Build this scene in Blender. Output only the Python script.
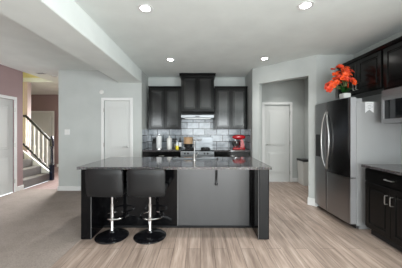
import bpy, bmesh, math, random
from mathutils import Vector, Matrix, noise
random.seed(7)
PI = math.pi
S = bpy.context.scene
COL = S.collection
for o in list(bpy.data.objects): bpy.data.objects.remove(o)

# ------------------------------------------------------------------ camera, world, lights, exposure
cd = bpy.data.cameras.new('camera'); cam = bpy.data.objects.new('camera', cd); COL.objects.link(cam)
cd.sensor_width = 36; cd.lens = 36*211/402; cd.clip_start = .05
cd.shift_y = -3.0/402; cd.shift_x = 0.5/402
cam.location = (0, 0, 1.36); cam.rotation_euler = (PI/2, 0, 0)
S.camera = cam
w = bpy.data.worlds.new('world'); S.world = w; w.use_nodes = True
w.node_tree.nodes['Background'].inputs[0].default_value = (.85, .93, 1, 1)
w.node_tree.nodes['Background'].inputs[1].default_value = 1.0
S.view_settings.view_transform = 'Standard'; S.view_settings.look = 'None'
S.view_settings.gamma = 1; S.view_settings.exposure = 1.6
try: S.view_settings.use_curve_mapping = False
except Exception: pass

def area(name, loc, rot, sx, sy, power, col=(1, 1, 1), spread=PI):
    l = bpy.data.lights.new(name, 'AREA'); l.shape = 'RECTANGLE'; l.size = sx; l.size_y = sy
    l.energy = power; l.color = col; l.spread = spread
    o = bpy.data.objects.new(name, l); COL.objects.link(o); o.location = loc; o.rotation_euler = rot
    return o
P_REAR, P_RIGHT, P_LEFT, P_FOYER, P_CAN, P_WELL = 67, 98, 19, 34, 7, 4
# daylight standing in the rear glass doors and windows (rear wall y=-3), facing +y
area('daylight_rear_doors', (.55, -3.02, 1.08), (PI/2, 0, 0), 3.0, 2.1, P_REAR, (.95, 1, 1))
area('daylight_right_window', (2.79, -1.3, 1.45), (PI/2, 0, PI/2), 1.8, 1.4, P_RIGHT, (.95, 1, 1))
area('daylight_rear_left_window', (-2.9, -3.02, 1.4), (PI/2, 0, 0), 1.6, 1.5, P_LEFT, (.95, 1, 1))
area('daylight_front_door', (-4.0, 7.9, 1.7), (-PI/2+.30, 0, 0), 1.2, 1.4, P_FOYER, (1, .99, .97), math.radians(70))
area('stairwell_lamp_light', (-5.0, 5.43, 5.0), (0, 0, 0), .5, .5, P_WELL, (1, .86, .5))

# ------------------------------------------------------------------ helpers
def obj(name, bm, mat, parent=None, world=False, smooth=False, kind=None, label=None):
    if world and parent is not None:
        M = Matrix.Identity(4); p = parent
        while p is not None: M = p.matrix_basis @ M; p = p.parent
        bm.transform(M.inverted())
    bmesh.ops.recalc_face_normals(bm, faces=bm.faces)
    me = bpy.data.meshes.new(name); bm.to_mesh(me); bm.free()
    for m in (mat if isinstance(mat, (list, tuple)) else [mat]): me.materials.append(m)
    if smooth:
        for p in me.polygons: p.use_smooth = True
        me.set_sharp_from_angle(angle=math.radians(40))
    o = bpy.data.objects.new(name, me); COL.objects.link(o)
    if parent is not None: o.parent = parent
    if kind: o['kind'] = kind
    if label: o['label'] = label
    return o
def thing(name, label, cat, loc=(0, 0, 0), rz=0, group=None):
    o = bpy.data.objects.new(name, None); COL.objects.link(o); o.empty_display_size = .1
    o.location = loc; o.rotation_euler = (0, 0, rz); o['label'] = label; o['category'] = cat
    if group: o['group'] = group
    return o
def tag(o, label, cat, group=None):
    o['label'] = label; o['category'] = cat
    if group: o['group'] = group
    return o
def struct(name, bm, mat, parent=None, smooth=False):
    return obj(name, bm, mat, parent, world=parent is not None, smooth=smooth, kind='structure' if parent is None else None)
def dup(root, loc, rz, label, group=None):
    def rec(o, par):
        c = o.copy(); COL.objects.link(c); c.parent = par
        for ch in list(o.children): rec(ch, c)
        return c
    r = rec(root, None); r.location = loc; r.rotation_euler = (0, 0, rz); r['label'] = label
    if group: r['group'] = group
    return r
def B(): return bmesh.new()
def box(bm, x0, x1, y0, y1, z0, z1, bev=0, seg=1, M=None, mi=0):
    x0, x1 = sorted((x0, x1)); y0, y1 = sorted((y0, y1)); z0, z1 = sorted((z0, z1))
    t = bmesh.new(); bmesh.ops.create_cube(t, size=1)
    for v in t.verts:
        v.co = Vector(((x0+x1)/2+v.co.x*(x1-x0), (y0+y1)/2+v.co.y*(y1-y0), (z0+z1)/2+v.co.z*(z1-z0)))
    if bev: bmesh.ops.bevel(t, geom=list(t.edges), offset=bev, segments=seg, profile=.5, affect='EDGES')
    if M: t.transform(M)
    merge(bm, t, mi); return bm
def merge(bm, t, mi=0):
    vm = {}
    for v in t.verts: vm[v] = bm.verts.new(v.co)
    for f in t.faces:
        try:
            nf = bm.faces.new([vm[v] for v in f.verts]); nf.material_index = mi
        except ValueError: pass
    t.free()
def lathe(bm, prof, c=(0, 0, 0), seg=24, M=None, mi=0, cap=True):
    t = bmesh.new(); rings = []
    for r, z in prof:
        if r < 1e-5: rings.append([t.verts.new((0, 0, z))])
        else: rings.append([t.verts.new((r*math.cos(2*PI*k/seg), r*math.sin(2*PI*k/seg), z)) for k in range(seg)])
    for a, b in zip(rings, rings[1:]):
        for k in range(seg):
            k2 = (k+1) % seg
            if len(a) == 1 and len(b) == 1: continue
            if len(a) == 1: t.faces.new((a[0], b[k], b[k2]))
            elif len(b) == 1: t.faces.new((a[k], a[k2], b[0]))
            else: t.faces.new((a[k], a[k2], b[k2], b[k]))
    for r in (rings[0], rings[-1]) if cap else ():
        if len(r) > 2: t.faces.new(r)
    t.transform(Matrix.Translation(c) @ (M or Matrix.Identity(4)))
    merge(bm, t, mi); return bm
def tube(bm, pts, r, seg=10, closed=False, mi=0):
    pts = [Vector(p) for p in pts]; n = len(pts); t = bmesh.new(); rings = []
    ref = None
    for i, p in enumerate(pts):
        if closed: d = pts[(i+1) % n]-pts[i-1]
        else: d = pts[min(i+1, n-1)]-pts[max(i-1, 0)]
        d.normalize()
        if ref is None: ref = d.orthogonal().normalized()
        ref = (ref-d*ref.dot(d)).normalized(); q = d.cross(ref)
        rr = r[i] if isinstance(r, (list, tuple)) else r
        rings.append([t.verts.new(p+(ref*math.cos(2*PI*k/seg)+q*math.sin(2*PI*k/seg))*rr) for k in range(seg)])
    pairs = list(zip(rings, rings[1:]))
    if closed: pairs.append((rings[-1], rings[0]))
    for a, b in pairs:
        for k in range(seg): t.faces.new((a[k], a[(k+1) % seg], b[(k+1) % seg], b[k]))
    if not closed: t.faces.new(rings[0]); t.faces.new(rings[-1])
    merge(bm, t, mi); return bm
def prism(bm, poly, a0, a1, axis='y', mi=0):
    """poly: 2-D outline, extruded along axis from a0 to a1"""
    t = bmesh.new()
    def P(u, v, a): return {'y': (u, a, v), 'x': (a, u, v), 'z': (u, v, a)}[axis]
    A = [t.verts.new(P(u, v, a0)) for u, v in poly]; Bv = [t.verts.new(P(u, v, a1)) for u, v in poly]
    t.faces.new(A); t.faces.new(Bv); n = len(poly)
    for i in range(n): t.faces.new((A[i], A[(i+1) % n], Bv[(i+1) % n], Bv[i]))
    merge(bm, t, mi); return bm

# ------------------------------------------------------------------ materials
def mat(name, col, rough=.5, metal=0, spec=.5, coat=0, emit=None, estr=0):
    m = bpy.data.materials.new(name); m.use_nodes = True; b = m.node_tree.nodes['Principled BSDF']
    b.inputs['Base Color'].default_value = (*col, 1); b.inputs['Roughness'].default_value = rough
    b.inputs['Metallic'].default_value = metal; b.inputs['Specular IOR Level'].default_value = spec
    b.inputs['Coat Weight'].default_value = coat; b.inputs['Coat Roughness'].default_value = .08
    if emit: b.inputs['Emission Color'].default_value = (*emit, 1); b.inputs['Emission Strength'].default_value = estr
    return m
def N(m, t, **kw):
    n = m.node_tree.nodes.new(t)
    for k, v in kw.items(): setattr(n, k, v)
    return n
def L(m, a, b): m.node_tree.links.new(a, b)
def bsdf(m): return m.node_tree.nodes['Principled BSDF']
def pos(m, scale=(1, 1, 1), swap=False):
    g = N(m, 'ShaderNodeNewGeometry'); mp = N(m, 'ShaderNodeMapping')
    if swap == 'yx':
        s = N(m, 'ShaderNodeSeparateXYZ'); c = N(m, 'ShaderNodeCombineXYZ'); L(m, g.outputs['Position'], s.inputs[0])
        L(m, s.outputs[1], c.inputs[0]); L(m, s.outputs[0], c.inputs[1]); L(m, c.outputs[0], mp.inputs[0])
    elif swap == 'xz' or swap == 'yz':
        s = N(m, 'ShaderNodeSeparateXYZ'); c = N(m, 'ShaderNodeCombineXYZ'); L(m, g.outputs['Position'], s.inputs[0])
        L(m, s.outputs[0 if swap == 'xz' else 1], c.inputs[0]); L(m, s.outputs[2], c.inputs[1]); L(m, c.outputs[0], mp.inputs[0])
    else: L(m, g.outputs['Position'], mp.inputs[0])
    mp.inputs['Scale'].default_value = scale
    return mp.outputs[0]
def noise_t(m, vec, scale, detail=3, rough=.5):
    n = N(m, 'ShaderNodeTexNoise'); L(m, vec, n.inputs['Vector']); n.inputs['Scale'].default_value = scale
    n.inputs['Detail'].default_value = detail; n.inputs['Roughness'].default_value = rough
    return n.outputs['Fac']
def ramp(m, fac, stops):
    r = N(m, 'ShaderNodeValToRGB'); L(m, fac, r.inputs[0]); e = r.color_ramp.elements
    while len(e) < len(stops): e.new(.5)
    for el, (p, c) in zip(e, stops): el.position = p; el.color = (*c, 1)
    return r.outputs[0]
def mixc(m, fac, a, b, mode='MIX'):
    x = N(m, 'ShaderNodeMix', data_type='RGBA', blend_type=mode)
    if isinstance(fac, float): x.inputs[0].default_value = fac
    else: L(m, fac, x.inputs[0])
    for s, v in ((6, a), (7, b)):
        if isinstance(v, tuple): x.inputs[s].default_value = (*v, 1)
        else: L(m, v, x.inputs[s])
    return x.outputs[2]
def bump(m, h, strength=.2, dist=.01):
    b = N(m, 'ShaderNodeBump'); L(m, h, b.inputs['Height']); b.inputs['Strength'].default_value = strength
    b.inputs['Distance'].default_value = dist; L(m, b.outputs[0], bsdf(m).inputs['Normal'])

def paint(name, col, rough=.75, var=.04):
    m = mat(name, col, rough, spec=.3); v = pos(m); f = noise_t(m, v, 3.0, 4)
    c = ramp(m, f, [(.3, tuple(x*(1-var) for x in col)), (.7, tuple(min(1, x*(1+var)) for x in col))])
    L(m, c, bsdf(m).inputs['Base Color']); bump(m, noise_t(m, v, 120, 2), .08, .002); return m
M_wall = paint('grey_wall_paint', (.42, .44, .43))
M_ceil = paint('ceiling_paint', (.68, .715, .70), .9)
M_mauve = paint('mauve_wall_paint', (.29, .205, .205))
M_cream = paint('pale_yellow_paint', (.70, .66, .38))
M_trim = paint('white_trim_paint', (.64, .645, .64), .45, .01)
M_door = paint('white_door_paint', (.54, .55, .54), .45, .01)

def wood_floor(name, cA, cB, cC):
    m = mat(name, cA, .42, spec=.45)
    v = pos(m, swap='yx')
    br = N(m, 'ShaderNodeTexBrick'); L(m, v, br.inputs['Vector'])
    br.offset = .37; br.inputs['Scale'].default_value = 1; br.inputs['Brick Width'].default_value = 1.22
    br.inputs['Row Height'].default_value = .155; br.inputs['Mortar Size'].default_value = .002
    br.inputs['Color1'].default_value = (0, 0, 0, 1); br.inputs['Color2'].default_value = (1, 1, 1, 1)
    br.inputs['Mortar'].default_value = (.5, .5, .5, 1); br.inputs['Bias'].default_value = 0
    g = pos(m, (17, 1.4, 1)); f = noise_t(m, g, 1.0, 5, .6)
    g2 = pos(m, (48, 2.4, 1)); f2 = noise_t(m, g2, 1.0, 3, .6)
    c = ramp(m, f, [(.30, cA), (.50, cB), (.72, cC)])
    c = mixc(m, .35, c, ramp(m, f2, [(.3, cA), (.7, cC)]))
    sh = ramp(m, br.outputs['Color'], [(0, (.84, .84, .84)), (1, (1.1, 1.1, 1.1))])
    c = mixc(m, 1.0, c, sh, 'MULTIPLY')
    c = mixc(m, br.outputs['Fac'], c, tuple(x*.55 for x in cA))
    L(m, c, bsdf(m).inputs['Base Color'])
    bump(m, f, .08, .003); return m
M_floor = wood_floor('oak_look_plank_floor', (.135, .098, .078), (.275, .208, .170), (.50, .41, .352))
M_foyer = wood_floor('foyer_plank_floor', (.16, .105, .10), (.25, .175, .165), (.34, .26, .245))
def carpet(name, a, b):
    m = mat(name, a, .95, spec=.1); v = pos(m)
    f = noise_t(m, v, 2.2, 6, .7); f2 = noise_t(m, v, 90, 2)
    c = ramp(m, f, [(.35, a), (.65, b)]); c = mixc(m, .25, c, ramp(m, f2, [(.35, tuple(x*.6 for x in a)), (.65, tuple(x*1.25 for x in b))]))
    L(m, c, bsdf(m).inputs['Base Color']); bump(m, f2, .6, .008); return m
M_carpet = carpet('taupe_carpet', (.225, .194, .172), (.29, .252, .228))
M_stair = carpet('grey_stair_carpet', (.17, .165, .16), (.23, .223, .217))

def granite(name, base, rough=.12):
    m = mat(name, base, rough, spec=.6); v = pos(m)
    vo = N(m, 'ShaderNodeTexVoronoi'); L(m, v, vo.inputs['Vector']); vo.inputs['Scale'].default_value = 120
    f = noise_t(m, v, 55, 5, .7)
    c = ramp(m, f, [(.36, tuple(x*.25 for x in base)), (.52, base), (.62, tuple(x*2.2 for x in base)), (.72, (.42, .40, .39))])
    c = mixc(m, .3, c, vo.outputs['Color'], 'MULTIPLY'); L(m, c, bsdf(m).inputs['Base Color']); return m
M_granite = granite('dark_speckled_granite', (.075, .07, .072), .07)
def cabinet_mat(name, col, rough, spec=.5):
    m = mat(name, col, rough, spec=spec); g = pos(m, (6, 6, 2)); f = noise_t(m, g, 1, 2)
    c = ramp(m, f, [(.3, tuple(x*.95 for x in col)), (.7, tuple(x*1.05 for x in col))]); L(m, c, bsdf(m).inputs['Base Color'])
    return m
M_cab = cabinet_mat('espresso_black_cabinet', (.0045, .0045, .0045), .18, .24)
M_cabp = cabinet_mat('espresso_cabinet_panel', (.006, .006, .0065), .15, .65)
M_isl = cabinet_mat('island_panel_reflection_grey', (.055, .055, .057), .30, .6)  # bright reflection on the gloss black panel put into a grey base colour
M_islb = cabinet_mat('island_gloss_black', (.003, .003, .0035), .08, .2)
M_leg = cabinet_mat('island_leg_face', (.012, .012, .0125), .35, .2)

def steel(name, col, rough, sx=(2, 2, 160)):
    m = mat(name, col, rough, 1.0); g = pos(m, sx); f = noise_t(m, g, 1, 3)
    r = N(m, 'ShaderNodeMapRange'); L(m, f, r.inputs[0]); r.inputs[3].default_value = rough*.8; r.inputs[4].default_value = rough*1.25
    L(m, r.outputs[0], bsdf(m).inputs['Roughness']); return m
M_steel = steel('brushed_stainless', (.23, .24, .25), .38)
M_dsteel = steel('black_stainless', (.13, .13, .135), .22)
M_fside = mat('fridge_side_grey', (.24, .243, .246), .5)
M_chrome = mat('chrome', (.55, .55, .56), .10, 1)
M_nickel = mat('satin_nickel', (.45, .45, .44), .28, 1)
M_black = mat('black_gloss', (.004, .004, .005), .06, spec=.7)
M_bplast = mat('black_plastic', (.012, .012, .013), .4)
M_glassb = mat('black_glass', (.006, .007, .008), .05, spec=.7)
def leather():
    m = mat('black_leatherette', (.007, .007, .0075), .40, spec=.3); v = pos(m); f = noise_t(m, v, 180, 2); bump(m, f, .15, .002); return m
M_leather = leather()
M_white = mat('white_ceramic', (.62, .62, .60), .3)
M_paper = mat('white_paper', (.62, .63, .64), .9)
M_red = mat('red_enamel', (.36, .003, .008), .25, coat=.2)
M_copper = mat('brushed_copper', (.72, .47, .28), .38, .35)
M_yellow = mat('yellow_liquid', (.75, .62, .03), .25)
M_clear = mat('clear_plastic', (.62, .66, .68), .15)
M_label = mat('paper_label', (.7, .7, .72), .6)
M_navy = mat('navy_newel_paint', (.006, .009, .022), .25)
M_bulb = mat('led_lens', (1, 1, 1), .5, emit=(1, .97, .92), estr=14)
M_display = mat('clock_display', (.01, .012, .015), .1)
def tile():
    m = mat('glazed_subway_tile', (.5, .55, .58), .16, spec=.5)
    out = []
    g = N(m, 'ShaderNodeNewGeometry'); s = N(m, 'ShaderNodeSeparateXYZ'); L(m, g.outputs['Position'], s.inputs[0])
    ad = N(m, 'ShaderNodeMath', operation='ADD'); L(m, s.outputs[0], ad.inputs[0]); L(m, s.outputs[1], ad.inputs[1])
    c = N(m, 'ShaderNodeCombineXYZ'); L(m, ad.outputs[0], c.inputs[0]); L(m, s.outputs[2], c.inputs[1])
    mp = N(m, 'ShaderNodeMapping'); mp.inputs['Location'].default_value = (.10, -.925, 0); L(m, c.outputs[0], mp.inputs[0])
    br = N(m, 'ShaderNodeTexBrick'); L(m, mp.outputs[0], br.inputs['Vector']); br.inputs['Scale'].default_value = 1
    br.inputs['Brick Width'].default_value = .305; br.inputs['Row Height'].default_value = .165
    br.inputs['Mortar Size'].default_value = .009; br.inputs['Mortar Smooth'].default_value = .3
    br.inputs['Color1'].default_value = (0, 0, 0, 1); br.inputs['Color2'].default_value = (1, 1, 1, 1); br.inputs['Mortar'].default_value = (.5,)*3+(1,)
    f = noise_t(m, mp.outputs[0], 9, 4, .6)
    base = ramp(m, br.outputs['Color'], [(0, (.13, .15, .17)), (.55, (.29, .325, .36)), (1, (.43, .47, .52))])
    base = mixc(m, .35, base, ramp(m, f, [(.35, (.14, .16, .18)), (.65, (.50, .54, .59))]))
    base = mixc(m, br.outputs['Fac'], base, (.055, .058, .062))
    L(m, base, bsdf(m).inputs['Base Color'])
    iv = N(m, 'ShaderNodeMath', operation='SUBTRACT'); iv.inputs[0].default_value = 1; L(m, br.outputs['Fac'], iv.inputs[1])
    bump(m, iv.outputs[0], .6, .004); return m
M_tile = tile()

# ------------------------------------------------------------------ room shell
H = 2.74
XL, XR = -4.14, 2.77
bm = B(); box(bm, -1.5, 2.77, -3.2, 5.75, -.05, 0); struct('floor', bm, M_floor)
bm = B(); box(bm, XL, -1.5, -3.2, 4.92, -.05, .004); struct('floor_carpet', bm, M_carpet)
bm = B(); box(bm, XL, -3.23, 4.92, 8.1, -.05, 0); box(bm, -8, XL, 5.96, 8.1, -.05, 0); struct('floor_foyer', bm, M_foyer)
bm = B()
box(bm, XL, 2.9, -3.2, 8.1, H, H+.12); box(bm, -8.1, XL, 5.94, 8.1, H, H+.12); struct('ceiling', bm, M_ceil)
bm = B(); prism(bm, [(-1.856, 2.46), (-1.35, 2.46), (-1.34, 2.47), (-1.34, H), (-1.856, H)], -3.2, 4.80, 'y')
struct('ceiling_beam', bm, M_ceil)
# back kitchen wall
bm = B(); box(bm, -1.46, 1.27, 5.44, 5.56, 0, H); struct('wall_back', bm, M_wall)
bm = B(); box(bm, -1.46, -1.34, 4.92, 5.44, 0, H); struct('wall_niche_left', bm, M_wall)
bm = B(); box(bm, 1.15, 1.27, 4.68, 5.75, 0, H); struct('wall_niche_right', bm, M_wall)
# pantry wall with its door opening
DX0, DX1 = -2.19, -1.60
bm = B(); box(bm, -3.23, DX0, 4.80, 4.92, 0, H); box(bm, DX1, -1.34, 4.80, 4.92, 0, H); box(bm, DX0, DX1, 4.80, 4.92, 2.05, H)
struct('wall_pantry', bm, M_wall)
bm = B(); box(bm, -3.23, -3.11, 4.92, 8.1, 0, H); struct('wall_foyer_right', bm, M_mauve)
# right wall, alcove, diagonal wall
bm = B(); box(bm, XR, XR+.12, -.4, 5.75, 0, H); box(bm, XR, XR+.12, -3.2, -2.2, 0, H)
box(bm, XR, XR+.12, -2.2, -.4, 0, .75); box(bm, XR, XR+.12, -2.2, -.4, 2.15, H); struct('wall_right', bm, M_wall)
AX0, AX1 = 1.70, 2.38
bm = B(); box(bm, 1.27, AX0, 5.63, 5.75, 0, H); box(bm, AX1, XR, 5.63, 5.75, 0, H); box(bm, AX0, AX1, 5.63, 5.75, 2.06, H)
struct('wall_alcove', bm, M_wall)
P0 = Vector((1.15, 4.68)); P1 = Vector((2.097, 3.81)); dd = (P1-P0).normalized(); nn = Vector((-dd.y, dd.x))  # nn points away from camera
LEN = (P1-P0).length; ta = .161*.993; tb = 1.158*.993
def dbox(bm, a, b, z0, z1, t0=0, t1=.12, bev=0):
    ang = math.atan2(dd.y, dd.x)
    M = Matrix.Translation((P0.x, P0.y, 0)) @ Matrix.Rotation(ang, 4, 'Z')
    box(bm, a, b, t0, t1, z0, z1, bev, 1, M)
bm = B(); dbox(bm, 0, ta, 0, H); dbox(bm, tb, LEN, 0, H); dbox(bm, ta, tb, 2.385, H)
struct('wall_diagonal', bm, M_wall)
bm = B(); box(bm, 2.099, XR, 3.815, 3.93, 0, H); struct('wall_fridge_return', bm, M_wall)
bm = B(); dbox(bm, tb-.012, LEN+.01, 0, .13, -.014, .13); dbox(bm, 0.02, ta+.012, 0, .13, -.014, .13); struct('baseboard_diagonal', bm, M_trim)
# left wall with door
LY0, LY1 = 3.90, 4.68
bm = B(); box(bm, XL-.12, XL, -3.2, LY0, 0, H); box(bm, XL-.12, XL, LY1, 4.92, 0, H); box(bm, XL-.12, XL, LY0, LY1, 2.05, H)
struct('wall_left', bm, M_mauve)
# rear wall with glass doors and window (behind the camera)
bm = B()
for a, b in ((XL-.12, -3.7), (-2.1, -.95), (2.05, XR+.12)): box(bm, a, b, -3.2, -3.05, 0, H)
box(bm, -3.7, -2.1, -3.2, -3.05, 0, .65); box(bm, -3.7, -2.1, -3.2, -3.05, 2.15, H); box(bm, -.95, 2.05, -3.2, -3.05, 2.13, H)
struct('wall_rear', bm, M_wall)
def window(name, x0, x1, z0, z1, n):
    bm = B()
    for k in range(n+1):
        x = x0+(x1-x0)*k/n; box(bm, x-.03, x+.03, -3.0, -2.96, z0, z1)
    box(bm, x0, x1, -3.0, -2.96, z1-.05, z1+.01); box(bm, x0, x1, -3.0, -2.96, z0, z0+.05)
    struct(name, bm, M_trim)
window('window_1', -.95, 2.05, .01, 2.13, 2); window('window_2', -3.7, -2.1, .65, 2.15, 2)
# stairwell walls
bm = B(); box(bm, -8.1, -4.97, 5.94, 6.04, 0, H); box(bm, -8.1, XL, 5.94, 6.04, H+.12, 5.3)
box(bm, -8.1, XL-.12, 4.80, 4.92, 0, 5.3); box(bm, XL, XL+.1, 4.92, 5.94, H+.12, 5.3); box(bm, -8.1, XL+.1, 4.8, 6.04, 5.3, 5.4)
box(bm, -8.2, -8.1, 4.8, 6.04, 0, 5.4)
struct('wall_stairwell', bm, M_cream)
bm = B(); box(bm, -4.97, -4.86, 5.925, 6.055, 0, H); struct('trim_1', bm, paint('pinkish_trim', (.55, .44, .42), .6))
bm = B(); box(bm, -8.1, -3.23, 8.0, 8.1, 0, H); box(bm, -8.2, -8.1, 6.04, 8.1, 0, H); struct('wall_hall', bm, M_mauve)

# baseboards
def base(name, segs):
    bm = B()
    for x0, x1, y0, y1 in segs: box(bm, x0, x1, y0, y1, 0.004, .105, .004)
    struct(name, bm, M_trim)
base('baseboard_pantry', [(-3.245, DX0-.07, 4.786, 4.80), (DX1+.07, -1.345, 4.786, 4.80)])
base('baseboard_left', [(XL, XL+.014, -3.0, LY0-.07), (XL, XL+.014, LY1+.07, 4.93)])
base('baseboard_alcove', [(1.27, AX0-.07, 5.616, 5.63), (AX1+.07, XR, 5.616, 5.63), (XR-.014, XR, 3.95, 5.616)])
base('baseboard_hall', [(-8.0, -6.5, 7.986, 8.0), (-5.45, -3.23, 7.986, 8.0), (-3.244, -3.23, 4.92, 7.98)])

def interior_door(name, w, h, M, handle_side, labelh='lever'):
    """front faces -y; x 0..w; sits in its opening. M world matrix"""
    o = bpy.data.objects.new(name, None); COL.objects.link(o); o.matrix_basis = M; o['kind'] = 'structure'
    ei = .10
    bm = B(); box(bm, .004, w-.004, .02, .055, .01, h-.004)
    for z0, z1 in ((.22, .80), (.96, h-.14)):
        box(bm, ei, w-ei, .012, .022, z0, z1, .008)            # raised moulding
        box(bm, ei+.02, w-ei-.02, .0095, .013, z0+.02, z1-.02, .001)
        box(bm, ei+.045, w-ei-.045, .004, .014, z0+.045, z1-.045, .006)
    obj('door_leaf', bm, M_door, o)
    c = .065; bm = B()
    box(bm, -c, .0, -.018, -.001, 0.005, h+c, .004); box(bm, w, w+c, -.018, -.001, .005, h+c, .004); box(bm, 0.001, w-.001, -.017, -.001, h, h+c, .004)
    obj('door_frame', bm, M_trim, o)
    s = 1 if handle_side == 'right' else -1; hx = w-.065 if s > 0 else .065
    bm = B(); R = Matrix.Rotation(PI/2, 4, 'X')
    lathe(bm, [(.028, 0), (.028, .008), (.012, .012), (.012, .05), (0, .05)], (hx, .02, 1.0), 16, R)
    tube(bm, [(hx, -.03, 1.0), (hx-s*.04, -.034, 1.002), (hx-s*.10, -.032, .996)], [.010, .009, .007])
    obj('handle', bm, M_nickel if labelh != 'dark' else M_bplast, o, smooth=True)
    hgx = 0.0 if s > 0 else w
    for z in (.25, 1.05, h-.22):
        bm = B(); box(bm, hgx-.012, hgx+.012, -.024, -.002, z-.045, z+.045, .003); obj('hinge', bm, M_nickel, o)
    return o
T = Matrix.Translation
interior_door('door_1', DX1-DX0, 2.05, T((DX0, 4.80, 0)), 'right')
interior_door('door_2', AX1-AX0, 2.06, T((AX0, 5.63, 0)), 'left')
# left wall door faces +x: local -y -> +x
interior_door('door_3', LY1-LY0, 2.05, T((XL, LY0, 0)) @ Matrix.Rotation(PI/2, 4, 'Z'), 'left')
interior_door('door_4', .82, 2.05, T((-6.39, 7.955, 0)), 'left')
bm = B(); box(bm, -1.34, -1.329, 4.86, 5.44, .925, 1.40); struct('wall_backsplash_left', bm, M_tile)
bm = B(); box(bm, -1.329, 1.139, 5.43, 5.44, .925, 1.40); box(bm, -.47, .33, 5.43, 5.44, 1.40, 1.82); struct('wall_backsplash_back', bm, M_tile)
bm = B(); box(bm, 1.139, 1.15, 4.86, 5.44, .925, 1.40); struct('wall_backsplash_right', bm, M_tile)

# ------------------------------------------------------------------ staircase and railing
st = thing('staircase', 'grey carpeted staircase climbing left from the foyer behind the mauve wall', 'stairs', (XL, 5.43, 0))
RISE, RUN, NS = .20, .235, 12
for i in range(NS):
    bm = B(); x1 = XL-.002-i*RUN
    box(bm, x1-RUN, x1, 4.925, 5.80, 0.002 if i == 0 else i*RISE-.06, (i+1)*RISE, .012, 2)
    obj('step', bm, M_stair, st, world=True)
bm = B()
prism(bm, [(-4.165, .002), (-4.165, RISE+.04), (XL-NS*RUN, (NS+.2)*RISE), (XL-NS*RUN, .002)], 5.81, 5.86, 'y')
obj('stringer', bm, M_trim, st, world=True)
rl = thing('stair_railing', 'black handrail with white balusters beside the grey carpeted stairs', 'railing', (-4.10, 5.83, 0))
def rail_z(x, z0): return z0+(-x-4.10)*.93
bm = B()
box(bm, -4.155, -4.065, 5.785, 5.875, 0.002, .44, .006); lathe(bm, [(.03, .44), (.045, .46), (.03, .50), (.036, .62), (.028, .85), (.038, .90), (.03, .93)], (-4.11, 5.83, 0), 14)
box(bm, -4.15, -4.07, 5.79, 5.87, .93, 1.12, .006); lathe(bm, [(.05, 1.12), (.052, 1.14), (.03, 1.155), (.038, 1.19), (.02, 1.22), (0, 1.225)], (-4.11, 5.83, 0), 14)
obj('newel_post', bm, M_navy, rl, world=True, smooth=True)
bm = B(); tube(bm, [(-4.14, 5.83, 1.09), (-4.79, 5.83, 1.74), (-4.83, 5.83, 1.775), (-5.05, 5.83, 1.78)], .032, 10); obj('handrail', bm, M_bplast, rl, world=True, smooth=True)
bm = B(); tube(bm, [(-4.14, 5.83, .27), (-4.90, 5.83, 1.01)], .028, 8); obj('bottom_rail', bm, M_bplast, rl, world=True)
M_bal = paint('white_baluster_paint', (.85, .85, .85), .4, .01)
for k in range(6):
    x = -4.235-k*.118; zb = .27+(-x-4.14)*.974; zt = 1.09+(-x-4.14)*1.0
    bm = B(); lathe(bm, [(.018, zb+.01), (.018, zb+.18), (.024, zb+.22), (.015, zb+.28), (.017, zt-.01)], (x, 5.83, 0), 8)
    obj('baluster', bm, M_bal, rl, world=True, smooth=True, label='white baluster')

# ------------------------------------------------------------------ cabinetry builders (local: front faces -y)
def cab_door(par, x0, x1, z0, z1, y, handle=None, hz=None, panel=M_cabp, name='door'):
    """door between x0..x1 with front face at y-.02"""
    f = .058 if (x1-x0) > .25 else .045
    bm = B()
    box(bm, x0, x0+f, y-.02, y, z0, z1, .003); box(bm, x1-f, x1, y-.02, y, z0, z1, .003)
    box(bm, x0+f, x1-f, y-.02, y, z0, z0+f, .003); box(bm, x0+f, x1-f, y-.02, y, z1-f, z1, .003)
    d = obj(name, bm, M_cab, par)
    bm = B(); box(bm, x0+f, x1-f, y-.009, y-.002, z0+f, z1-f)
    box(bm, x0+f+.018, x1-f-.018, y-.018, y-.008, z0+f+.018, z1-f-.018, .008)
    obj('panel', bm, panel, d)
    if handle: pull(d, handle, hz, y-.02)
    return d
def pull(par, x, z, y, horiz=False, l=.10):
    bm = B()
    if horiz: p = [(x-l/2, y, z), (x-l/2, y-.028, z), (x-l/2+.012, y-.034, z), (x+l/2-.012, y-.034, z), (x+l/2, y-.028, z), (x+l/2, y, z)]
    else: p = [(x, y, z-l/2), (x, y-.028, z-l/2), (x, y-.034, z-l/2+.012), (x, y-.034, z+l/2-.012), (x, y-.028, z+l/2), (x, y, z+l/2)]
    tube(bm, p, .006, 8); obj('handle', bm, M_nickel, par, smooth=True, label='brushed metal pull handle')
def upper(name, label, loc, rz, w, d, z0, z1, crown=.035, doors=2, handles=False, hz=None, cw=.02, panel=M_cabp, group=None):
    """origin: wall side left?  local x 0..w, y from -d (front) to 0 (wall)"""
    t = thing(name, label, 'cabinet', loc, rz, group)
    bm = B(); box(bm, 0, w, -d+.021, 0, z0, z1, .002); obj('cabinet_body', bm, M_cab, t)
    n = doors; g = .004; dw = (w-.03)/n
    for k in range(n):
        a = .015+k*dw+g/2; b = .015+(k+1)*dw-g/2
        h = None
        if handles: h = (b-.03) if k % 2 == 0 else (a+.03)
        cab_door(t, a, b, z0+.015, z1-.012, -d+.02, h, hz, panel)
    bm = B(); prism(bm, [(-d+.02, z1), (-d-cw*.3, z1), (-d-cw, z1+crown*.7), (-d-cw, z1+crown), (0, z1+crown), (0, z1)], -cw if crown > .04 else 0, w+(cw if crown > .04 else 0), 'x')
    # prism axis x: poly is (y,z)
    obj('crown', bm, M_cab, t)
    return t
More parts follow.
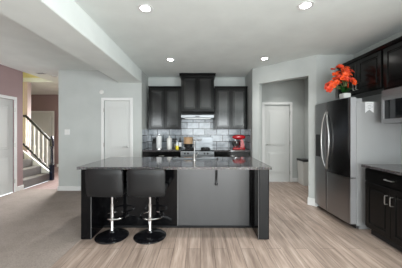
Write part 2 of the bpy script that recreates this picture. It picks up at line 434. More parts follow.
def base_cab(name, label, loc, rz, w, d, drawer=True, doors=2, h=.885, panel=M_cabp):
    t = thing(name, label, 'cabinet', loc, rz)
    bm = B(); box(bm, 0, w, -d+.021, 0, .10, h, .002); obj('cabinet_body', bm, M_cab, t)
    bm = B(); box(bm, .002, w-.002, -d+.09, -.02, .002, .10); obj('toe_kick', bm, M_bplast, t)
    dw = (w-.02)/doors; zt = .70 if drawer else h-.01
    for k in range(doors):
        a = .01+k*dw+.003; b = .01+(k+1)*dw-.003
        cab_door(t, a, b, .125, zt, -d+.02, (b-.032) if k % 2 == 0 else (a+.032), zt-.14, panel)
    if drawer:
        bm = B(); box(bm, .013, w-.013, -d, -d+.02, zt+.015, h-.015, .003); box(bm, .06, w-.06, -d-.003, -d+.002, zt+.045, h-.045, .002)
        dr = obj('drawer', bm, M_cab, t); pull(dr, w/2, (zt+h)/2, -d, True)
    return t
# back run
upper('upper_cabinet', 'black two-door wall cabinet left of the range hood', (-1.255, 5.428, 0), 0, .785, .35, 1.40, 2.40, .035)
upper('upper_cabinet', 'tall black wall cabinet reaching the ceiling above the range hood', (-.465, 5.428, 0), 0, .79, .40, 1.825, 2.67, .062, cw=.035)
upper('upper_cabinet', 'black two-door wall cabinet above the red stand mixer', (.338, 5.428, 0), 0, .795, .35, 1.40, 2.40, .035)
base_cab('base_cabinet', 'black base cabinet below the knife block and paper towel', (-1.325, 5.43, 0), 0, .865, .60)
base_cab('base_cabinet', 'black base cabinet below the red stand mixer', (.325, 5.43, 0), 0, .81, .60)
bm = B(); box(bm, -1.327, -.456, 4.80, 5.429, .887, .925, .004); tag(obj('countertop', bm, M_granite), 'dark granite countertop left of the stove', 'countertop')
bm = B(); box(bm, .316, 1.137, 4.80, 5.429, .887, .925, .004); tag(obj('countertop', bm, M_granite), 'dark granite countertop under the red stand mixer', 'countertop')

# range
RX0, RX1 = -.450, .310
rg = thing('kitchen_range', 'stainless range with knobs and clock panel between the back counters', 'stove', (-.07, 5.1, 0))
bm = B(); box(bm, RX0, RX1, 4.80, 5.42, .08, .905, .004); obj('oven_body', bm, M_steel, rg, world=True)
bm = B(); box(bm, RX0+.02, RX1-.02, 4.84, 5.40, .002, .08); obj('toe_kick', bm, M_bplast, rg, world=True)
bm = B(); box(bm, RX0, RX1, 4.78, 5.37, .905, .925, .004); obj('cooktop', bm, M_glassb, rg, world=True)
bm = B(); box(bm, RX0, RX1, 4.755, 4.80, .81, .90, .006); cp = obj('control_panel', bm, M_steel, rg, world=True)
for i, x in enumerate((-.35, -.28, -.07, .09, .16)):
    bm = B(); lathe(bm, [(.024, 0), (.022, .03), (0, .03)], (x, 4.755, .855), 14, Matrix.Rotation(PI/2, 4, 'X')); obj('knob', bm, M_bplast, cp, world=True, smooth=True)
bm = B(); box(bm, RX0+.01, RX1-.01, 4.765, 4.80, .26, .79, .006); od = obj('oven_door', bm, M_steel, rg, world=True)
bm = B(); box(bm, RX0+.12, RX1-.12, 4.760, 4.766, .36, .66, .002); obj('window', bm, M_glassb, od, world=True)
bm = B(); tube(bm, [(RX0+.05, 4.766, .745), (RX0+.05, 4.72, .745), (RX1-.05, 4.72, .745), (RX1-.05, 4.766, .745)], .011); obj('handle', bm, M_steel, od, world=True, smooth=True)
bm = B(); box(bm, RX0+.01, RX1-.01, 4.765, 4.80, .10, .25, .006); obj('storage_drawer', bm, M_steel, rg, world=True)
bm = B(); prism(bm, [(5.375, .905), (5.375, 1.05), (5.36, 1.055), (5.36, 1.205), (5.37, 1.212), (5.42, 1.212), (5.42, .905)], RX0, RX1, 'x'); bg = obj('backguard', bm, steel('backguard_steel', (.19, .20, .21), .35), rg, world=True)
bm = B(); box(bm, -.22, .03, 5.353, 5.361, 1.10, 1.165, .002); obj('clock_display', bm, M_display, bg, world=True)
for x in (-.26, .12):
    for y in (4.93, 5.22):
        bm = B()
        for k in range(4):
            a = k*PI/4; c, s = math.cos(a)*.10, math.sin(a)*.10
            tube(bm, [(x-c, y-s, .945), (x+c, y+s, .945)], .006, 6)
        lathe(bm, [(.035, .925), (.035, .94), (0, .94)], (x, y, 0), 12)
        tube(bm, [(x+.11*math.cos(2*PI*k/20), y+.11*math.sin(2*PI*k/20), .936) for k in range(20)], .006, 6, True)
        obj('burner_grate', bm, M_bplast, rg, world=True)
hd = thing('range_hood', 'low stainless range hood under the tall centre cabinet', 'range hood', (-.07, 5.2, 1.66))
bm = B(); prism(bm, [(5.428, 1.66), (4.95, 1.66), (4.94, 1.675), (4.94, 1.735), (5.04, 1.81), (5.428, 1.81)], -.455, .315, 'x'); obj('hood_body', bm, M_steel, hd, world=True)
bm = B(); box(bm, -.38, .24, 5.0, 5.36, 1.652, 1.66); obj('grease_filter', bm, M_nickel, hd, world=True)
bm = B(); box(bm, -.12, -.02, 4.935, 4.941, 1.695, 1.712); obj('switch', bm, M_bplast, hd, world=True)

# items on the back counters
CZ = .9252
kb = thing('knife_block', 'black knife block on the back counter beside the left tiled wall', 'knife block', (-1.13, 5.20, CZ))
bm = B(); prism(bm, [(-.06, 0), (.09, 0), (.09, .20), (.02, .235), (-.06, .13)], -.05, .05, 'x'); obj('block', bm, M_bplast, kb)
for k in range(4):
    bm = B(); x = -.036+k*.024; tube(bm, [(x, .0, .20), (x, -.045, .275)], .009, 6); obj('knife_handle', bm, M_bplast, kb)
pt = thing('paper_towel_holder', 'chrome stand holding a tall white paper towel roll by the knife block', 'paper towel holder', (-1.0, 5.08, CZ))
bm = B(); lathe(bm, [(.08, 0), (.08, .01), (.06, .014), (0, .014)]); obj('base', bm, M_chrome, pt, smooth=True)
bm = B(); lathe(bm, [(.006, .014), (.006, .345), (.014, .35), (.014, .365), (0, .37)]); obj('pole', bm, M_chrome, pt, smooth=True)
bm = B(); lathe(bm, [(.020, .016), (.062, .016), (.064, .02), (.064, .305), (.062, .31), (.020, .31)], seg=28); obj('paper_roll', bm, M_paper, pt, smooth=True)
cn = thing('canister', 'white lidded canister between the paper towel roll and the bottles', 'canister', (-.76, 5.15, CZ))
bm = B(); lathe(bm, [(0, 0), (.058, 0), (.062, .01), (.062, .235), (.058, .24), (0, .24)], seg=28); obj('jar_body', bm, M_white, cn, smooth=True)
bm = B(); lathe(bm, [(.063, .241), (.063, .255), (.03, .27), (.012, .274), (.012, .285), (.022, .295), (.018, .31), (0, .315)], seg=24); obj('lid', bm, M_white, cn, smooth=True)
ut = thing('utensil_crock', 'small dark crock of utensils right of the white canister', 'utensil crock', (-.64, 5.23, CZ))
bm = B(); lathe(bm, [(0, 0), (.04, 0), (.045, .01), (.048, .12), (.042, .12), (.04, .02), (0, .02)]); obj('crock', bm, M_nickel, ut, smooth=True)
for k in range(4):
    a = k*1.7; bm = B(); tube(bm, [(.015*math.cos(a), .015*math.sin(a), .03), (.035*math.cos(a), .035*math.sin(a), .22)], .005, 6)
    lathe(bm, [(0, -.03), (.014, -.02), (.018, 0), (.012, .02), (0, .025)], (.035*math.cos(a), .035*math.sin(a), .23), 10); obj('utensil', bm, M_bplast, ut, smooth=True)
sb = thing('soap_bottle', 'bottle of yellow liquid soap on the counter left of the stove', 'bottle', (-.555, 5.02, CZ))
bm = B(); lathe(bm, [(0, 0), (.036, 0), (.038, .01), (.038, .085), (.036, .09), (0, .09)]); obj('liquid', bm, M_yellow, sb, smooth=True, label='yellow liquid')
bm = B(); lathe(bm, [(.037, .091), (.037, .12), (.016, .155), (.014, .16), (0, .16)]); obj('neck', bm, M_clear, sb, smooth=True)
bm = B(); lathe(bm, [(.017, .161), (.017, .18), (.006, .182), (.006, .20), (0, .2)]); tube(bm, [(0, 0, .197), (-.035, 0, .197)], .006, 6); obj('pump', bm, M_white, sb, smooth=True)
ob = thing('oil_bottle', 'slim dark oil bottle with a white label beside the stove', 'bottle', (-.492, 5.10, CZ))
bm = B(); lathe(bm, [(0, 0), (.032, 0), (.033, .01), (.033, .18), (.014, .215), (.012, .26), (.014, .262), (.014, .285), (0, .285)]); obj('glass_body', bm, M_black, ob, smooth=True)
bm = B(); lathe(bm, [(.0335, .06), (.0345, .061), (.0345, .16), (.0335, .161)]); obj('paper_label', bm, M_label, ob, smooth=True)
pn = thing('cast_iron_pot', 'low black cooking pot on the stove under the copper pot', 'pot', (-.30, 5.215, .952))
bm = B(); lathe(bm, [(0, 0), (.095, 0), (.108, .012), (.11, .085), (.113, .09), (.10, .094), (0, .094)], seg=28); obj('pot_body', bm, M_bplast, pn, smooth=True)
for s in (-1, 1): bm = B(); tube(bm, [(s*.11, -.03, .07), (s*.135, -.02, .072), (s*.135, .02, .072), (s*.11, .03, .07)], .006, 6); obj('handle', bm, M_bplast, pn, smooth=True)
cpn = thing('copper_pot', 'shiny copper pot stacked on the black pot at the stove', 'pot', (-.30, 5.215, 1.047))
bm = B(); lathe(bm, [(0, 0), (.112, 0), (.115, .006), (.115, .150), (.118, .154), (.11, .154), (.108, .02), (0, .015)], seg=32); obj('pot_body', bm, M_copper, cpn, smooth=True)
bm = B(); lathe(bm, [(.116, .155), (.10, .160), (.012, .164), (.02, .172), (0, .174)], seg=28); obj('lid', bm, M_copper, cpn, smooth=True)
# stand mixer
mx = thing('stand_mixer', 'red stand mixer with steel bowl on the right back counter', 'stand mixer', (.93, 5.12, CZ))
bm = B(); box(bm, -.155, .14, -.085, .085, 0, .035, .015, 3); obj('mixer_base', bm, M_red, mx, smooth=True)
bm = B()
prof = [(.02, .03), (.13, .03), (.125, .12), (.10, .22), (.03, .24), (.045, .15)]
prism(bm, prof, -.05, .05, 'y'); bmesh.ops.bevel(bm, geom=list(bm.edges), offset=.012, segments=2, affect='EDGES'); obj('column', bm, M_red, mx, smooth=True)
bm = B(); t = bmesh.new(); bmesh.ops.create_uvsphere(t, u_segments=24, v_segments=14, radius=1)
for v in t.verts:
    x = v.co.x; v.co = Vector((x*.165, v.co.y*(.062-.008*x), v.co.z*(.058+.006*x)+.285))
merge(bm, t); obj('motor_head', bm, M_red, mx, smooth=True)
bm = B(); lathe(bm, [(0, .037), (.05, .037), (.055, .05), (.10, .12), (.105, .18), (.108, .183), (.10, .183), (.05, .06), (0, .055)], (-.075, 0, 0), 24); obj('mixing_bowl', bm, M_chrome, mx, smooth=True, label='polished steel bowl')
bm = B(); lathe(bm, [(.014, .14), (.016, .235), (0, .235)], (-.09, 0, 0), 12); obj('beater_shaft', bm, M_chrome, mx, smooth=True)
bm = B(); lathe(bm, [(.018, 0), (.018, .015), (0, .018)], (-.166, 0, .285), 12, Matrix.Rotation(-PI/2, 4, 'Y')); obj('hub_cap', bm, M_chrome, mx, smooth=True)

# ------------------------------------------------------------------ island
IX0, IX1, IY0, IY1 = -1.515, .875, 2.58, 3.575
isl = thing('kitchen_island', 'long black kitchen island with a recessed gloss panel front on the wood floor', 'island', (-.32, 3.1, 0))
bm = B(); 
box(bm, IX0+.02, -.475, 2.98, IY1-.03, .10, .885); box(bm, .295, IX1-.015, 2.98, IY1-.03, .10, .885)
box(bm, -.475, .295, 2.98, 3.155, .10, .885); box(bm, -.475, .295, 3.515, IY1-.03, .10, .885); box(bm, -.475, .295, 3.155, 3.515, .10, .60); box(bm, IX0+.04, IX1-.03, 3.0, IY1-.10, .004, .10); obj('island_body', bm, M_islb, isl, world=True)
bm = B(); box(bm, -.315, IX1-.155, 2.962, 2.979, .03, .885, .002); obj('front_panel', bm, M_isl, isl, world=True, label='black end panel with its reflection put in as grey')
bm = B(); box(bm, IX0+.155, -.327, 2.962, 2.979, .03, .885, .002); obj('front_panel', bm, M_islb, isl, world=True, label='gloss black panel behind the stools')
bm = B(); box(bm, IX1-.192, IX1-.156, 2.9535, 2.9618, .036, .885, .002); obj('stile', bm, M_islb, isl, world=True)
bm = B(); box(bm, -.326, -.316, 2.955, 2.979, .006, .885, .001); obj('seam_strip', bm, mat('grey_metal_strip', (.14, .14, .14), .35), isl, world=True)
bm = B(); box(bm, IX0+.155, IX1-.155, 2.950, 2.962, .006, .035, .002); obj('shoe_moulding', bm, M_leg, isl, world=True)
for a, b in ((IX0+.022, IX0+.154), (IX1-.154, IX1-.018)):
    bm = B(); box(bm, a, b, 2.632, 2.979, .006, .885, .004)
    LM = M_islb if a < 0 else M_leg  # reflection difference between the two leg faces put into their colours
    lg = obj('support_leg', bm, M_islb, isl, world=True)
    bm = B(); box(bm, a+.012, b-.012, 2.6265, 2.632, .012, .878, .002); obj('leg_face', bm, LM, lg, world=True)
    bm = B(); e0 = a if a > 0 else b-.006; box(bm, e0-.0005, e0+.006, 2.6265, 2.634, .008, .88, .001) if True else box(bm, b-.007, b+.0005, 2.6275, 2.634, .008, .88, .001); obj('edge_trim', bm, mat('pale_edge', (.09, .09, .09), .7, spec=.2), lg, world=True)
bm = B(); zc0, zc1 = .887, .92
SX0, SX1, SY0, SY1 = -.46, .28, 3.17, 3.50
box(bm, IX0, SX0, IY0, IY1, zc0, zc1); box(bm, SX1, IX1, IY0, IY1, zc0, zc1)
box(bm, SX0, SX1, IY0, SY0, zc0, zc1); box(bm, SX0, SX1, SY1, IY1, zc0, zc1)
bmesh.ops.remove_doubles(bm, verts=bm.verts, dist=.0005)
for z in (zc0, zc1): pass
tag(obj('island_countertop', bm, M_granite), 'long polished speckled granite slab on top of the island', 'countertop')
sk = thing('kitchen_sink', 'stainless undermount sink set into the island countertop', 'sink', ((SX0+SX1)/2, (SY0+SY1)/2, .70))
bm = B(); t = .006
box(bm, SX0+.002, SX1-.002, SY0+.002, SY1-.002, .70, .706)
for a in ((SX0+.002, SX0+.008, SY0+.002, SY1-.002), (SX1-.008, SX1-.002, SY0+.002, SY1-.002), (SX0+.008, SX1-.008, SY0+.002, SY0+.008), (SX0+.008, SX1-.008, SY1-.008, SY1-.002), (-.10, -.08, SY0+.008, SY1-.008)):
    box(bm, *a, .706, .916)
obj('basin', bm, M_steel, sk, world=True)
for x in (-.27, .10): bm = B(); lathe(bm, [(.04, .706), (.04, .709), (.02, .707), (0, .707)], (x, 3.33, 0), 16); obj('drain', bm, M_chrome, sk, world=True)
M_fau = mat('faucet_steel', (.22, .22, .22), .35, 1)
fc = thing('kitchen_faucet', 'chrome gooseneck faucet standing on the island countertop', 'faucet', (-.09, 3.12, .9205))
bm = B(); lathe(bm, [(.028, 0), (.028, .01), (.02, .02), (.018, .10), (.014, .105), (0, .105)]); obj('faucet_base', bm, M_nickel, fc, smooth=True)
bm = B(); tube(bm, [(0, 0, .10), (0, 0, .22), (0, .015, .255), (0, .05, .28), (0, .10, .285), (0, .145, .265), (0, .165, .22), (0, .168, .17)], [.011]*6+[.012, .014], 12); obj('spout', bm, M_fau, fc, smooth=True)
bm = B(); tube(bm, [(.015, 0, .07), (.04, 0, .085), (.06, .0, .12)], .007, 8); obj('lever', bm, M_nickel, fc, smooth=True)
br = thing('counter_bracket', 'black curved bracket holding up the island counter overhang', 'bracket', (.222, 2.95, .60))
bm = B(); box(bm, .206, .238, 2.942, 2.9615, .62, .886, .003); box(bm, .206, .238, 2.70, 2.942, .872, .886, .003)
obj('bracket_plate', bm, M_bplast, br, world=True)
bm = B(); pts = [(.222, 2.72+.0, .862)] + [(.222, 2.93-.21*math.cos(a), .65+.215*math.sin(a)) for a in [PI/2-(PI/2)*k/8 for k in range(9)]][::-1]
pts = [(.222, 2.73+.19*math.sin(k*PI/16), .86-.19*(1-math.cos(k*PI/16))) for k in range(9)]
tube(bm, pts, .009, 8); lathe(bm, [(0, -.018), (.02, -.016), (.024, 0), (.02, .016), (0, .018)], (.222, 2.942, .62), 12); obj('scroll', bm, M_bplast, br, world=True, smooth=True)

# ------------------------------------------------------------------ bar stools
def stool(loc, rz, label):
    t = thing('bar_stool', label, 'bar stool', loc, rz, 'bar stools at the island')
    bm = B(); lathe(bm, [(0, 0), (.205, 0), (.208, .006), (.20, .014), (.15, .030), (.08, .048), (.045, .062), (.035, .085), (0, .085)], seg=40); obj('base', bm, M_black, t, smooth=True)
    bm = B(); lathe(bm, [(.030, .07), (.030, .09), (.025, .10), (.025, .40), (.027, .402), (.027, .42), (.019, .422), (.019, .56), (.0, .56)], seg=20); obj('pole', bm, M_chrome, t, smooth=True, label='chrome pole')
    bm = B(); n = 28
    pts = [(.155*math.sin(2*PI*k/n), .11+.135*math.cos(2*PI*k/n)+.0, .225+.0*k) for k in range(n)]
    tube(bm, pts, .010, 8, True); lathe(bm, [(.033, .205), (.033, .245), (.026, .247)], (0, 0, 0), 16); obj('footrest', bm, M_chrome, t, smooth=True, label='chrome footrest ring')
    bm = B(); box(bm, -.10, .10, -.10, .10, .545, .562, .004); tube(bm, [(0, 0, .545), (.05, -.06, .54), (.10, -.10, .515), (.125, -.12, .49)], .005, 6); obj('height_lever', bm, M_chrome, t, smooth=True)
    # seat cushion
    def soft(x0, x1, y0, y1, z0, z1, bev):
        b = B(); box(b, x0, x1, y0, y1, z0, z1, bev, 4); return b
    bm = soft(-.205, .205, -.17, .20, .563, .645, .032); obj('seat', bm, M_leather, t, smooth=True)
    # curved backrest
    bm = B(); nx, nz = 16, 10; W = .452; Z0, Z1 = .572, .905
    for side in (0, 1):
        pass
    def pt(u, v, s):  # u -1..1, v 0..1
        z = Z0+(Z1-Z0)*v; r = .030
        dz = min(z-Z0, Z1-z); hw = W/2
        if dz < r: hw = W/2-r+math.sqrt(max(0, r*r-(r-dz)**2))
        x = u*hw
        y = -.215+.022*abs(u)**3 - .02*v - (.012*(1-(2*v-1)**4)*(1-u**6))*(1 if s == 0 else -1) + (0 if s == 0 else .030)
        return (x, y, z)
    g = [[[bm.verts.new(pt(-1+2*i/nx, j/nz, s)) for i in range(nx+1)] for j in range(nz+1)] for s in (0, 1)]
    for s in (0, 1):
        for j in range(nz):
            for i in range(nx): bm.faces.new((g[s][j][i], g[s][j][i+1], g[s][j+1][i+1], g[s][j+1][i]))
    for j in range(nz):
        for i in (0, nx): bm.faces.new((g[0][j][i], g[0][j+1][i], g[1][j+1][i], g[1][j][i]))
    for i in range(nx):
        for j in (0, nz): bm.faces.new((g[0][j][i], g[0][j][i+1], g[1][j][i+1], g[1][j][i]))
    bmesh.ops.recalc_face_normals(bm, faces=bm.faces)
    bo = obj('backrest', bm, M_leather, t, smooth=True)
    bm = B()
    tube(bm, [(pt(u, v, 0)[0], pt(u, v, 0)[1]-.001, pt(u, v, 0)[2]) for u, v in [(-1+2*i/16, 0.01) for i in range(17)]+[(1, j/10) for j in range(1, 10)]+[(1-2*i/16, .99) for i in range(17)]+[(-1, 1-j/10) for j in range(1, 10)]], .004, 6, True)
    obj('piping', bm, M_leather, bo, smooth=True)
    return t
s0 = stool((-1.142, 2.730, 0), 0.0, 'black low-back bar stool nearest the left end of the island')
dup(s0, (-.652, 2.730, 0), 0, 'black low-back bar stool second from the left end of the island', 'bar stools at the island')
s0.rotation_euler.z = -.06

# ------------------------------------------------------------------ refrigerator
fr = thing('refrigerator', 'large dark stainless refrigerator standing against the right wall', 'refrigerator', (2.45, 3.35, 0))
FY0, FY1, FS = 2.905, 3.80, 3.42
bm = B(); box(bm, 2.15, 2.765, FY0+.004, FY1-.004, .05, 1.765, .004); box(bm, 2.20, 2.76, FY0+.02, FY1-.02, .0, .05)
obj('cabinet_body', bm, M_fside, fr, world=True, label='light grey side')
bm = B(); box(bm, 2.135, 2.15, FY0+.01, FY1-.01, .02, .085); obj('toe_grille', bm, M_bplast, fr, world=True)
def fx(y):
    u = (y-(FY0+FY1)/2)/((FY1-FY0)/2); return 2.060-.022*(1-u*u)
def fdoor(name, y0, y1, z0, z1):
    bm = B(); n = 10; poly = [(2.143, y1-.003), (2.143, y0+.003)]
    ys = [y0+(y1-y0)*k/n for k in range(n+1)]
    poly += [(fx(y0)+.006, y0)] + [(fx(min(max(y, y0+.008), y1-.008)), min(max(y, y0+.008), y1-.008)) for y in ys] + [(fx(y1)+.006, y1)]
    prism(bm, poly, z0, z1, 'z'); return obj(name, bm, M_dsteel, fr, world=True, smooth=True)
M_ds0 = M_dsteel; M_dsteel = steel('freezer_reflection_steel', (.36, .36, .37), .3); d1 = fdoor('freezer_door', FS+.007, FY1, .075, 1.825); M_dsteel = M_ds0  # lighter steel tone carries the reflections seen on the freezer door
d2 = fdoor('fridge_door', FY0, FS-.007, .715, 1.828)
M_dsteel = steel('lower_reflection_steel', (.30, .30, .31), .3); d3 = fdoor('lower_door', FY0, FS-.007, .075, .707); M_dsteel = M_ds0  # same fridge steel, lightened so its colour holds the lower door's reflections
for d, z0, z1 in ((d2, .715, 1.828), (d3, .075, .707)):
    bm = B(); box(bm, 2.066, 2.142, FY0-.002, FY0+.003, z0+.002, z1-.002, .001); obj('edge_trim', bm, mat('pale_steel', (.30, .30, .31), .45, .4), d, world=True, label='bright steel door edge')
def fhandle(par, s):
    bm = B(); pts = []
    for k in range(17):
        v = k/16; a = math.sin(PI*v); y = FS-.01+s*(.022+.085*a); pts.append((fx(y)-.008-.022*min(1, a*2.2), y, .76+.90*v))
    pts = [(fx(pts[0][1])+.004, pts[0][1], pts[0][2])]+pts+[(fx(pts[-1][1])+.004, pts[-1][1], pts[-1][2])]
    tube(bm, pts, .013, 10); obj('handle', bm, M_nickel, par, world=True, smooth=True, label='curved bright steel handle')
fhandle(d1, 1); fhandle(d2, -1)
bm = B(); x = fx(3.60)-.005; box(bm, x, x+.05, 3.60, 3.735, .92, 1.30, .004); dp = obj('dispenser', bm, M_bplast, d1, world=True)
bm = B(); box(bm, x-.004, x+.002, 3.575, 3.73, 1.24, 1.32, .002); obj('dispenser_panel', bm, M_glassb, dp, world=True) if False else bm.free()
for y0, y1 in ((FY0+.01, FY0+.09), (FY1-.09, FY1-.01)):
    bm = B(); box(bm, 2.146, 2.24, y0, y1, 1.766, 1.812, .006); obj('hinge_cover', bm, M_fside, fr, world=True)
# pennant on the fridge side
pe = thing('pennant', 'small white swallow-tailed pennant stuck on the grey fridge side', 'pennant', (2.325, 2.906, 1.70))
bm = B(); x0, x1 = 2.268, 2.382
prism(bm, [(x0, 1.762), (x1, 1.762), (x1, 1.612), ((x0+x1)/2, 1.655), (x0, 1.612)], 2.9035, 2.9065, 'y'); obj('banner', bm, M_paper, pe, world=True)
bm = B()
for z, a, b in ((1.735, .02, .095), (1.712, .03, .08), (1.69, .015, .10), (1.668, .035, .075)):
    pts = [(x0+a+(b-a)*k/12, 2.9028, z+.005*math.sin(k*2.2+z*50)) for k in range(13)]; tube(bm, pts, .0022, 5)
obj('scribble', bm, mat('grey_ink', (.25, .25, .26), .6), pe, world=True)

# potted orange flowers on the fridge
fl = thing('flower_pot', 'white square pot of orange silk flowers standing on the refrigerator', 'potted flowers', (2.225, 3.22, 1.766))
fl.location.x = 2.205
PB = Vector((2.225, 3.22, 1.766))
bm = B(); t = bmesh.new(); bmesh.ops.create_cube(t, size=1)
for v in t.verts: k = .048 if v.co.z < 0 else .056; v.co = Vector((v.co.x*2*k, v.co.y*2*k, (v.co.z+.5)*.165))
bmesh.ops.bevel(t, geom=list(t.edges), offset=.006, segments=2, affect='EDGES'); merge(bm, t); obj('pot', bm, M_white, fl, smooth=True)
bm = B(); box(bm, -.04, .04, -.04, .04, .16, .168, .003); obj('moss', bm, mat('moss', (.03, .06, .015), .9), fl)
M_leaf = mat('green_leaf', (.012, .085, .012), .45); M_stem = mat('olive_stem', (.10, .12, .03), .6)
def petal_mat(n, c): 
    m = mat(n, c, .55); g = pos(m); f = noise_t(m, g, 25, 3); L(m, ramp(m, f, [(.3, tuple(x*.6 for x in c)), (.7, tuple(min(1, x*1.3) for x in c))]), bsdf(m).inputs['Base Color']); return m
M_pet = petal_mat('orange_petal', (.74, .075, .008)); M_pet2 = petal_mat('deep_orange_petal', (.60, .045, .012))
def leaf_bm(l, wd, droop):
    bm = B(); n = 8; rows = []
    for i in range(n+1):
        u = i/n; wv = wd*math.sin(PI*min(1, u*.92+.08))**.8; z = l*(u*.75-droop*u*u); y = l*u*.8
        rows.append([bm.verts.new((-wv, y, z+wv*.4)), bm.verts.new((0, y, z)), bm.verts.new((wv, y, z+wv*.4))])
    for a, b in zip(rows, rows[1:]):
        for k in range(2): bm.faces.new((a[k], a[k+1], b[k+1], b[k]))
    bmesh.ops.solidify(bm, geom=list(bm.faces), thickness=.002); return bm
lf = leaf_bm(.20, .028, .35)
lf0 = obj('leaf', lf, M_leaf, fl, smooth=True); lf0.location = (0, 0, .16)
for k in range(15):
    o = lf0 if k == 0 else lf0.copy()
    if k: COL.objects.link(o); o.parent = fl
    a = k*2.4+.3; o.rotation_euler = (random.uniform(.0, .75), 0, a); s = random.uniform(.55, .95); o.scale = (s, s, s)
    o.location = (.02*math.cos(a), .02*math.sin(a), .165)
def blossom_bm():
    bm = B(); random.seed(3)
    for p in range(5):
        a = 2*PI*p/5; n = 5; rows = []
        for i in range(n+1):
            u = i/n; wv = .024*math.sin(PI*(u*.85+.1))**.7; rr = .006+.040*u; z = .018*math.sin(u*2.2)-.004*u
            rows.append([(rr, q*wv, z+abs(q)*.006) for q in (-1, -.5, 0, .5, 1)])
        R = Matrix.Rotation(a, 4, 'Z'); vs = [[bm.verts.new(R @ Vector(c)) for c in r] for r in rows]
        for r1, r2 in zip(vs, vs[1:]):
            for k in range(4): bm.faces.new((r1[k], r1[k+1], r2[k+1], r2[k]))
    for p in range(4):
        a = 2*PI*p/4+.4; R = Matrix.Rotation(a, 4, 'Z') @ Matrix.Rotation(-.7, 4, 'Y')
        vs = [[bm.verts.new(R @ Vector((.004+.024*u, q*.012*math.sin(PI*(u*.8+.15)), .004))) for q in (-1, 0, 1)] for u in (0, .35, .7, 1)]
        for r1, r2 in zip(vs, vs[1:]):
            for k in range(2): bm.faces.new((r1[k], r1[k+1], r2[k+1], r2[k]))
    return bm
bA = blossom_bm(); meA = obj('blossom', bA, M_pet, fl, smooth=True)
bB = blossom_bm(); meB = obj('blossom', bB, M_pet2, fl, smooth=True)
# flower cloud as clusters (px,py in scene metres relative to pot base)
random.seed(11)
clusters = [((-.02, 0, .50), (.10, .11, .10), 16), ((.03, 0, .42), (.09, .11, .10), 14), ((-.12, .0, .36), (.06, .06, .06), 7), ((-.19, 0, .27), (.06, .05, .04), 5), ((-.27, -.02, .205), (.035, .04, .035), 4), ((.09, 0, .36), (.05, .10, .08), 7), ((.07, 0, .56), (.05, .06, .05), 6)]
clusters = [((c[0]*.85-.035, c[1], .055+c[2]*.84), tuple(q*.85 for q in sp), k) for c, sp, k in clusters]
n = 0
for c, sp, cnt in clusters:
    for k in range(cnt):
        src = meA if random.random() < .65 else meB
        if n == 0: o = meA
        elif n == 1: o = meB
        else: o = src.copy(); COL.objects.link(o); o.parent = fl
        n += 1
        p = Vector([c[i]+sp[i]*random.uniform(-1, 1) for i in range(3)])
        d = (p-Vector((0, 0, .35))).normalized()*.5+Vector((random.uniform(-.6, .4), -.8, random.uniform(-.1, .7)))
        o.location = p; o.rotation_mode = 'XYZ'; o.rotation_euler = d.to_track_quat('Z', 'Y').to_euler(); s = random.uniform(.75, 1.1); o.scale = (s, s, s)
for c, sp, cnt in clusters:
    for k in range(2):
        e = Vector(c)+Vector([sp[i]*random.uniform(-.5, .5) for i in range(3)]); mid = Vector((e.x*.25, e.y*.3, max(.30, e.z*.85)))
        bm = B(); P = [Vector((0, 0, .16))*(1-u)**2+mid*2*u*(1-u)+e*u*u for u in [i/8 for i in range(9)]]
        tube(bm, P, .0035, 6); obj('stem', bm, M_stem, fl, smooth=True)

# ------------------------------------------------------------------ right wall cabinetry (rz=-90: local x -> -y, local -y(front) -> -x)
RZ = -PI/2
XW = 2.766
upper('upper_cabinet', 'black two-door wall cabinet above the refrigerator', (XW, 3.73, 0), RZ, .915, .345, 1.93, 2.455, .04, handles=True, hz=2.045, panel=M_cab)
upper('upper_cabinet', 'black wall cabinet above the microwave', (XW, 2.812, 0), RZ, .80, .345, 1.905, 2.455, .04, handles=True, hz=2.045, panel=M_cab)
base_cab('base_cabinet', 'black base cabinet with pull handles right of the refrigerator', (XW, 2.79, 0), RZ, .76, .60, panel=M_cab)
bm = B(); box(bm, 2.13, 2.766, 1.98, 2.80, .887, .92, .004); tag(obj('countertop', bm, M_granite), 'dark granite countertop right of the refrigerator', 'countertop')
M_msteel = steel('microwave_stainless', (.42, .42, .43), .35)
mw = thing('microwave', 'stainless over-range microwave under the right wall cabinet', 'microwave', (2.57, 2.385, 1.46))
bm = B(); box(bm, 2.40, 2.766, 2.005, 2.765, 1.46, 1.90, .004); obj('microwave_body', bm, M_bplast, mw, world=True)
bm = B(); box(bm, 2.37, 2.40, 2.006, 2.764, 1.80, 1.885, .003); obj('vent_grille', bm, M_msteel, mw, world=True)
bm = B(); Y0, Y1 = 2.16, 2.764
box(bm, 2.368, 2.40, Y0, Y1, 1.462, 1.515, .003); box(bm, 2.368, 2.40, Y0, Y1, 1.755, 1.797, .003); box(bm, 2.368, 2.40, Y1-.04, Y1, 1.515, 1.755, .002); box(bm, 2.368, 2.40, Y0, Y0+.04, 1.515, 1.755, .002)
md = obj('microwave_door', bm, M_msteel, mw, world=True)
bm = B(); box(bm, 2.374, 2.398, Y0+.04, Y1-.04, 1.515, 1.755, .001); obj('window', bm, M_glassb, md, world=True)
bm = B(); tube(bm, [(2.37, Y0+.02, 1.50), (2.335, Y0+.02, 1.52), (2.335, Y0+.02, 1.76), (2.37, Y0+.02, 1.78)], .01); obj('handle', bm, M_msteel, md, world=True, smooth=True)
bm = B(); box(bm, 2.370, 2.40, 2.006, 2.157, 1.462, 1.797, .002); obj('control_panel', bm, M_glassb, mw, world=True)

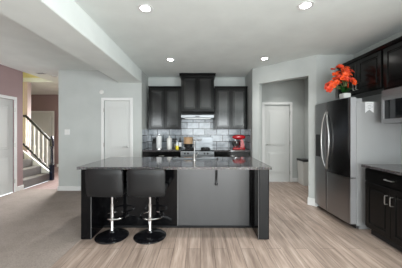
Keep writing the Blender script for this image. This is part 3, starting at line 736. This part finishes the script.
# trash bin in the alcove
tb_ = thing('trash_bin', 'white bin with a black lid against the right wall beyond the opening', 'bin', (2.63, 5.365, 0))
bm = B(); t = bmesh.new(); bmesh.ops.create_cube(t, size=1)
for v in t.verts: k = .115 if v.co.z < 0 else .135; v.co = Vector((v.co.x*2*(k-.035), v.co.y*2*(k+.04), (v.co.z+.5)*.60))
bmesh.ops.bevel(t, geom=list(t.edges), offset=.015, segments=2, affect='EDGES'); merge(bm, t); obj('bin_body', bm, M_white, tb_, smooth=True)
bm = B(); box(bm, -.108, .108, -.185, .185, .601, .645, .012, 2); obj('lid', bm, M_bplast, tb_, smooth=True)

# ------------------------------------------------------------------ ceiling lights and small wall fittings
def can(x, y, label, k=1):
    t = thing('recessed_light', label, 'ceiling light', (x, y, H), 0, 'recessed ceiling lights')
    bm = B(); lathe(bm, [(.055, -.004), (.085, -.006), (.088, -.001), (.055, -.0005)], seg=28, cap=False); obj('trim_ring', bm, M_trim, t, smooth=True)
    bm = B(); lathe(bm, [(0, -.003), (.054, -.003), (.054, -.001), (0, -.001)], seg=24); obj('lens', bm, M_bulb, t)
    l = bpy.data.lights.new('can_light', 'SPOT'); l.energy = P_CAN*4*k; l.spot_size = math.radians(118); l.spot_blend = 1.0; l.shadow_soft_size = .06; l.color = (1, .98, .94)
    o = bpy.data.objects.new('can_light', l); COL.objects.link(o); o.location = (0, 0, -.02); o.parent = t
    return t
can(-.62, 2.375, 'round recessed ceiling light nearest the camera on the left')
can(1.155, 2.32, 'round recessed ceiling light nearest the camera on the right')
can(-.583, 4.08, 'round recessed ceiling light in front of the left back cabinets')
can(1.22, 4.02, 'round recessed ceiling light near the diagonal wall opening')
can(-3.9, 6.7, 'unseen added ceiling light brightening the foyer hall', 2.2)  # lamp added out of view to lift the foyer and hall
can(-7.0, 6.9, 'unseen added ceiling light at the far left of the hall', 2)  # added where the left wall hides it, to brighten the hall door
can(2.1, 5.0, 'unseen added ceiling light inside the alcove')  # unseen lamp added above the header to brighten the alcove door
for y in (.4,): can(-3.0, y, 'unseen added ceiling light over the carpeted room')  # extra off-view lamp added to lighten the mauve wall and carpet
for x in (-.6, 1.2):
    for y in (.6, -1.3): can(x, y, 'round recessed ceiling light behind the viewpoint')
bm = B(); lathe(bm, [(.05, 0), (.05, .012), (.04, .022), (0, .024)], (-2.245, 4.799, 2.245), 24, Matrix.Rotation(PI/2, 4, 'X')); tag(obj('door_chime', bm, M_white, smooth=True), 'small round white sensor on the wall above the pantry door corner', 'wall sensor')
def plate(x, y, z, rz, w, label):
    t = thing('light_switch', label, 'light switch', (x, y, z), rz)
    bm = B(); box(bm, -w/2, w/2, -.006, -.0005, -.06, .06, .002); obj('cover_plate', bm, M_trim, t)
    for k in range(2 if w > .1 else 1):
        bm = B(); c = (-.023 if k == 0 else .023) if w > .1 else 0; box(bm, c-.015, c+.015, -.011, -.0055, -.032, .032, .003); obj('rocker', bm, M_white, t)
plate(-3.03, 4.80, 1.335, 0, .12, 'white double switch plate on the grey wall near its left end')
sd = thing('smoke_detector', 'white round detector on the foyer ceiling beside the grey wall', 'smoke detector', (-3.65, 5.25, H))
bm = B(); lathe(bm, [(.065, -.0005), (.065, -.02), (.05, -.035), (0, -.037)], seg=24); obj('detector_body', bm, M_white, sd, smooth=True)
fx_ = thing('ceiling_vent', 'small flat grille on the white foyer ceiling by the stairwell', 'vent', (-3.80, 5.02, H))
bm = B(); box(bm, -.10, .10, -.06, .06, -.010, -.0005, .003); obj('vent_frame', bm, M_trim, fx_)
for k in range(4):
    bm = B(); box(bm, -.085, .085, -.045+k*.026, -.033+k*.026, -.014, -.0102, .001); obj('slat', bm, M_fside, fx_)
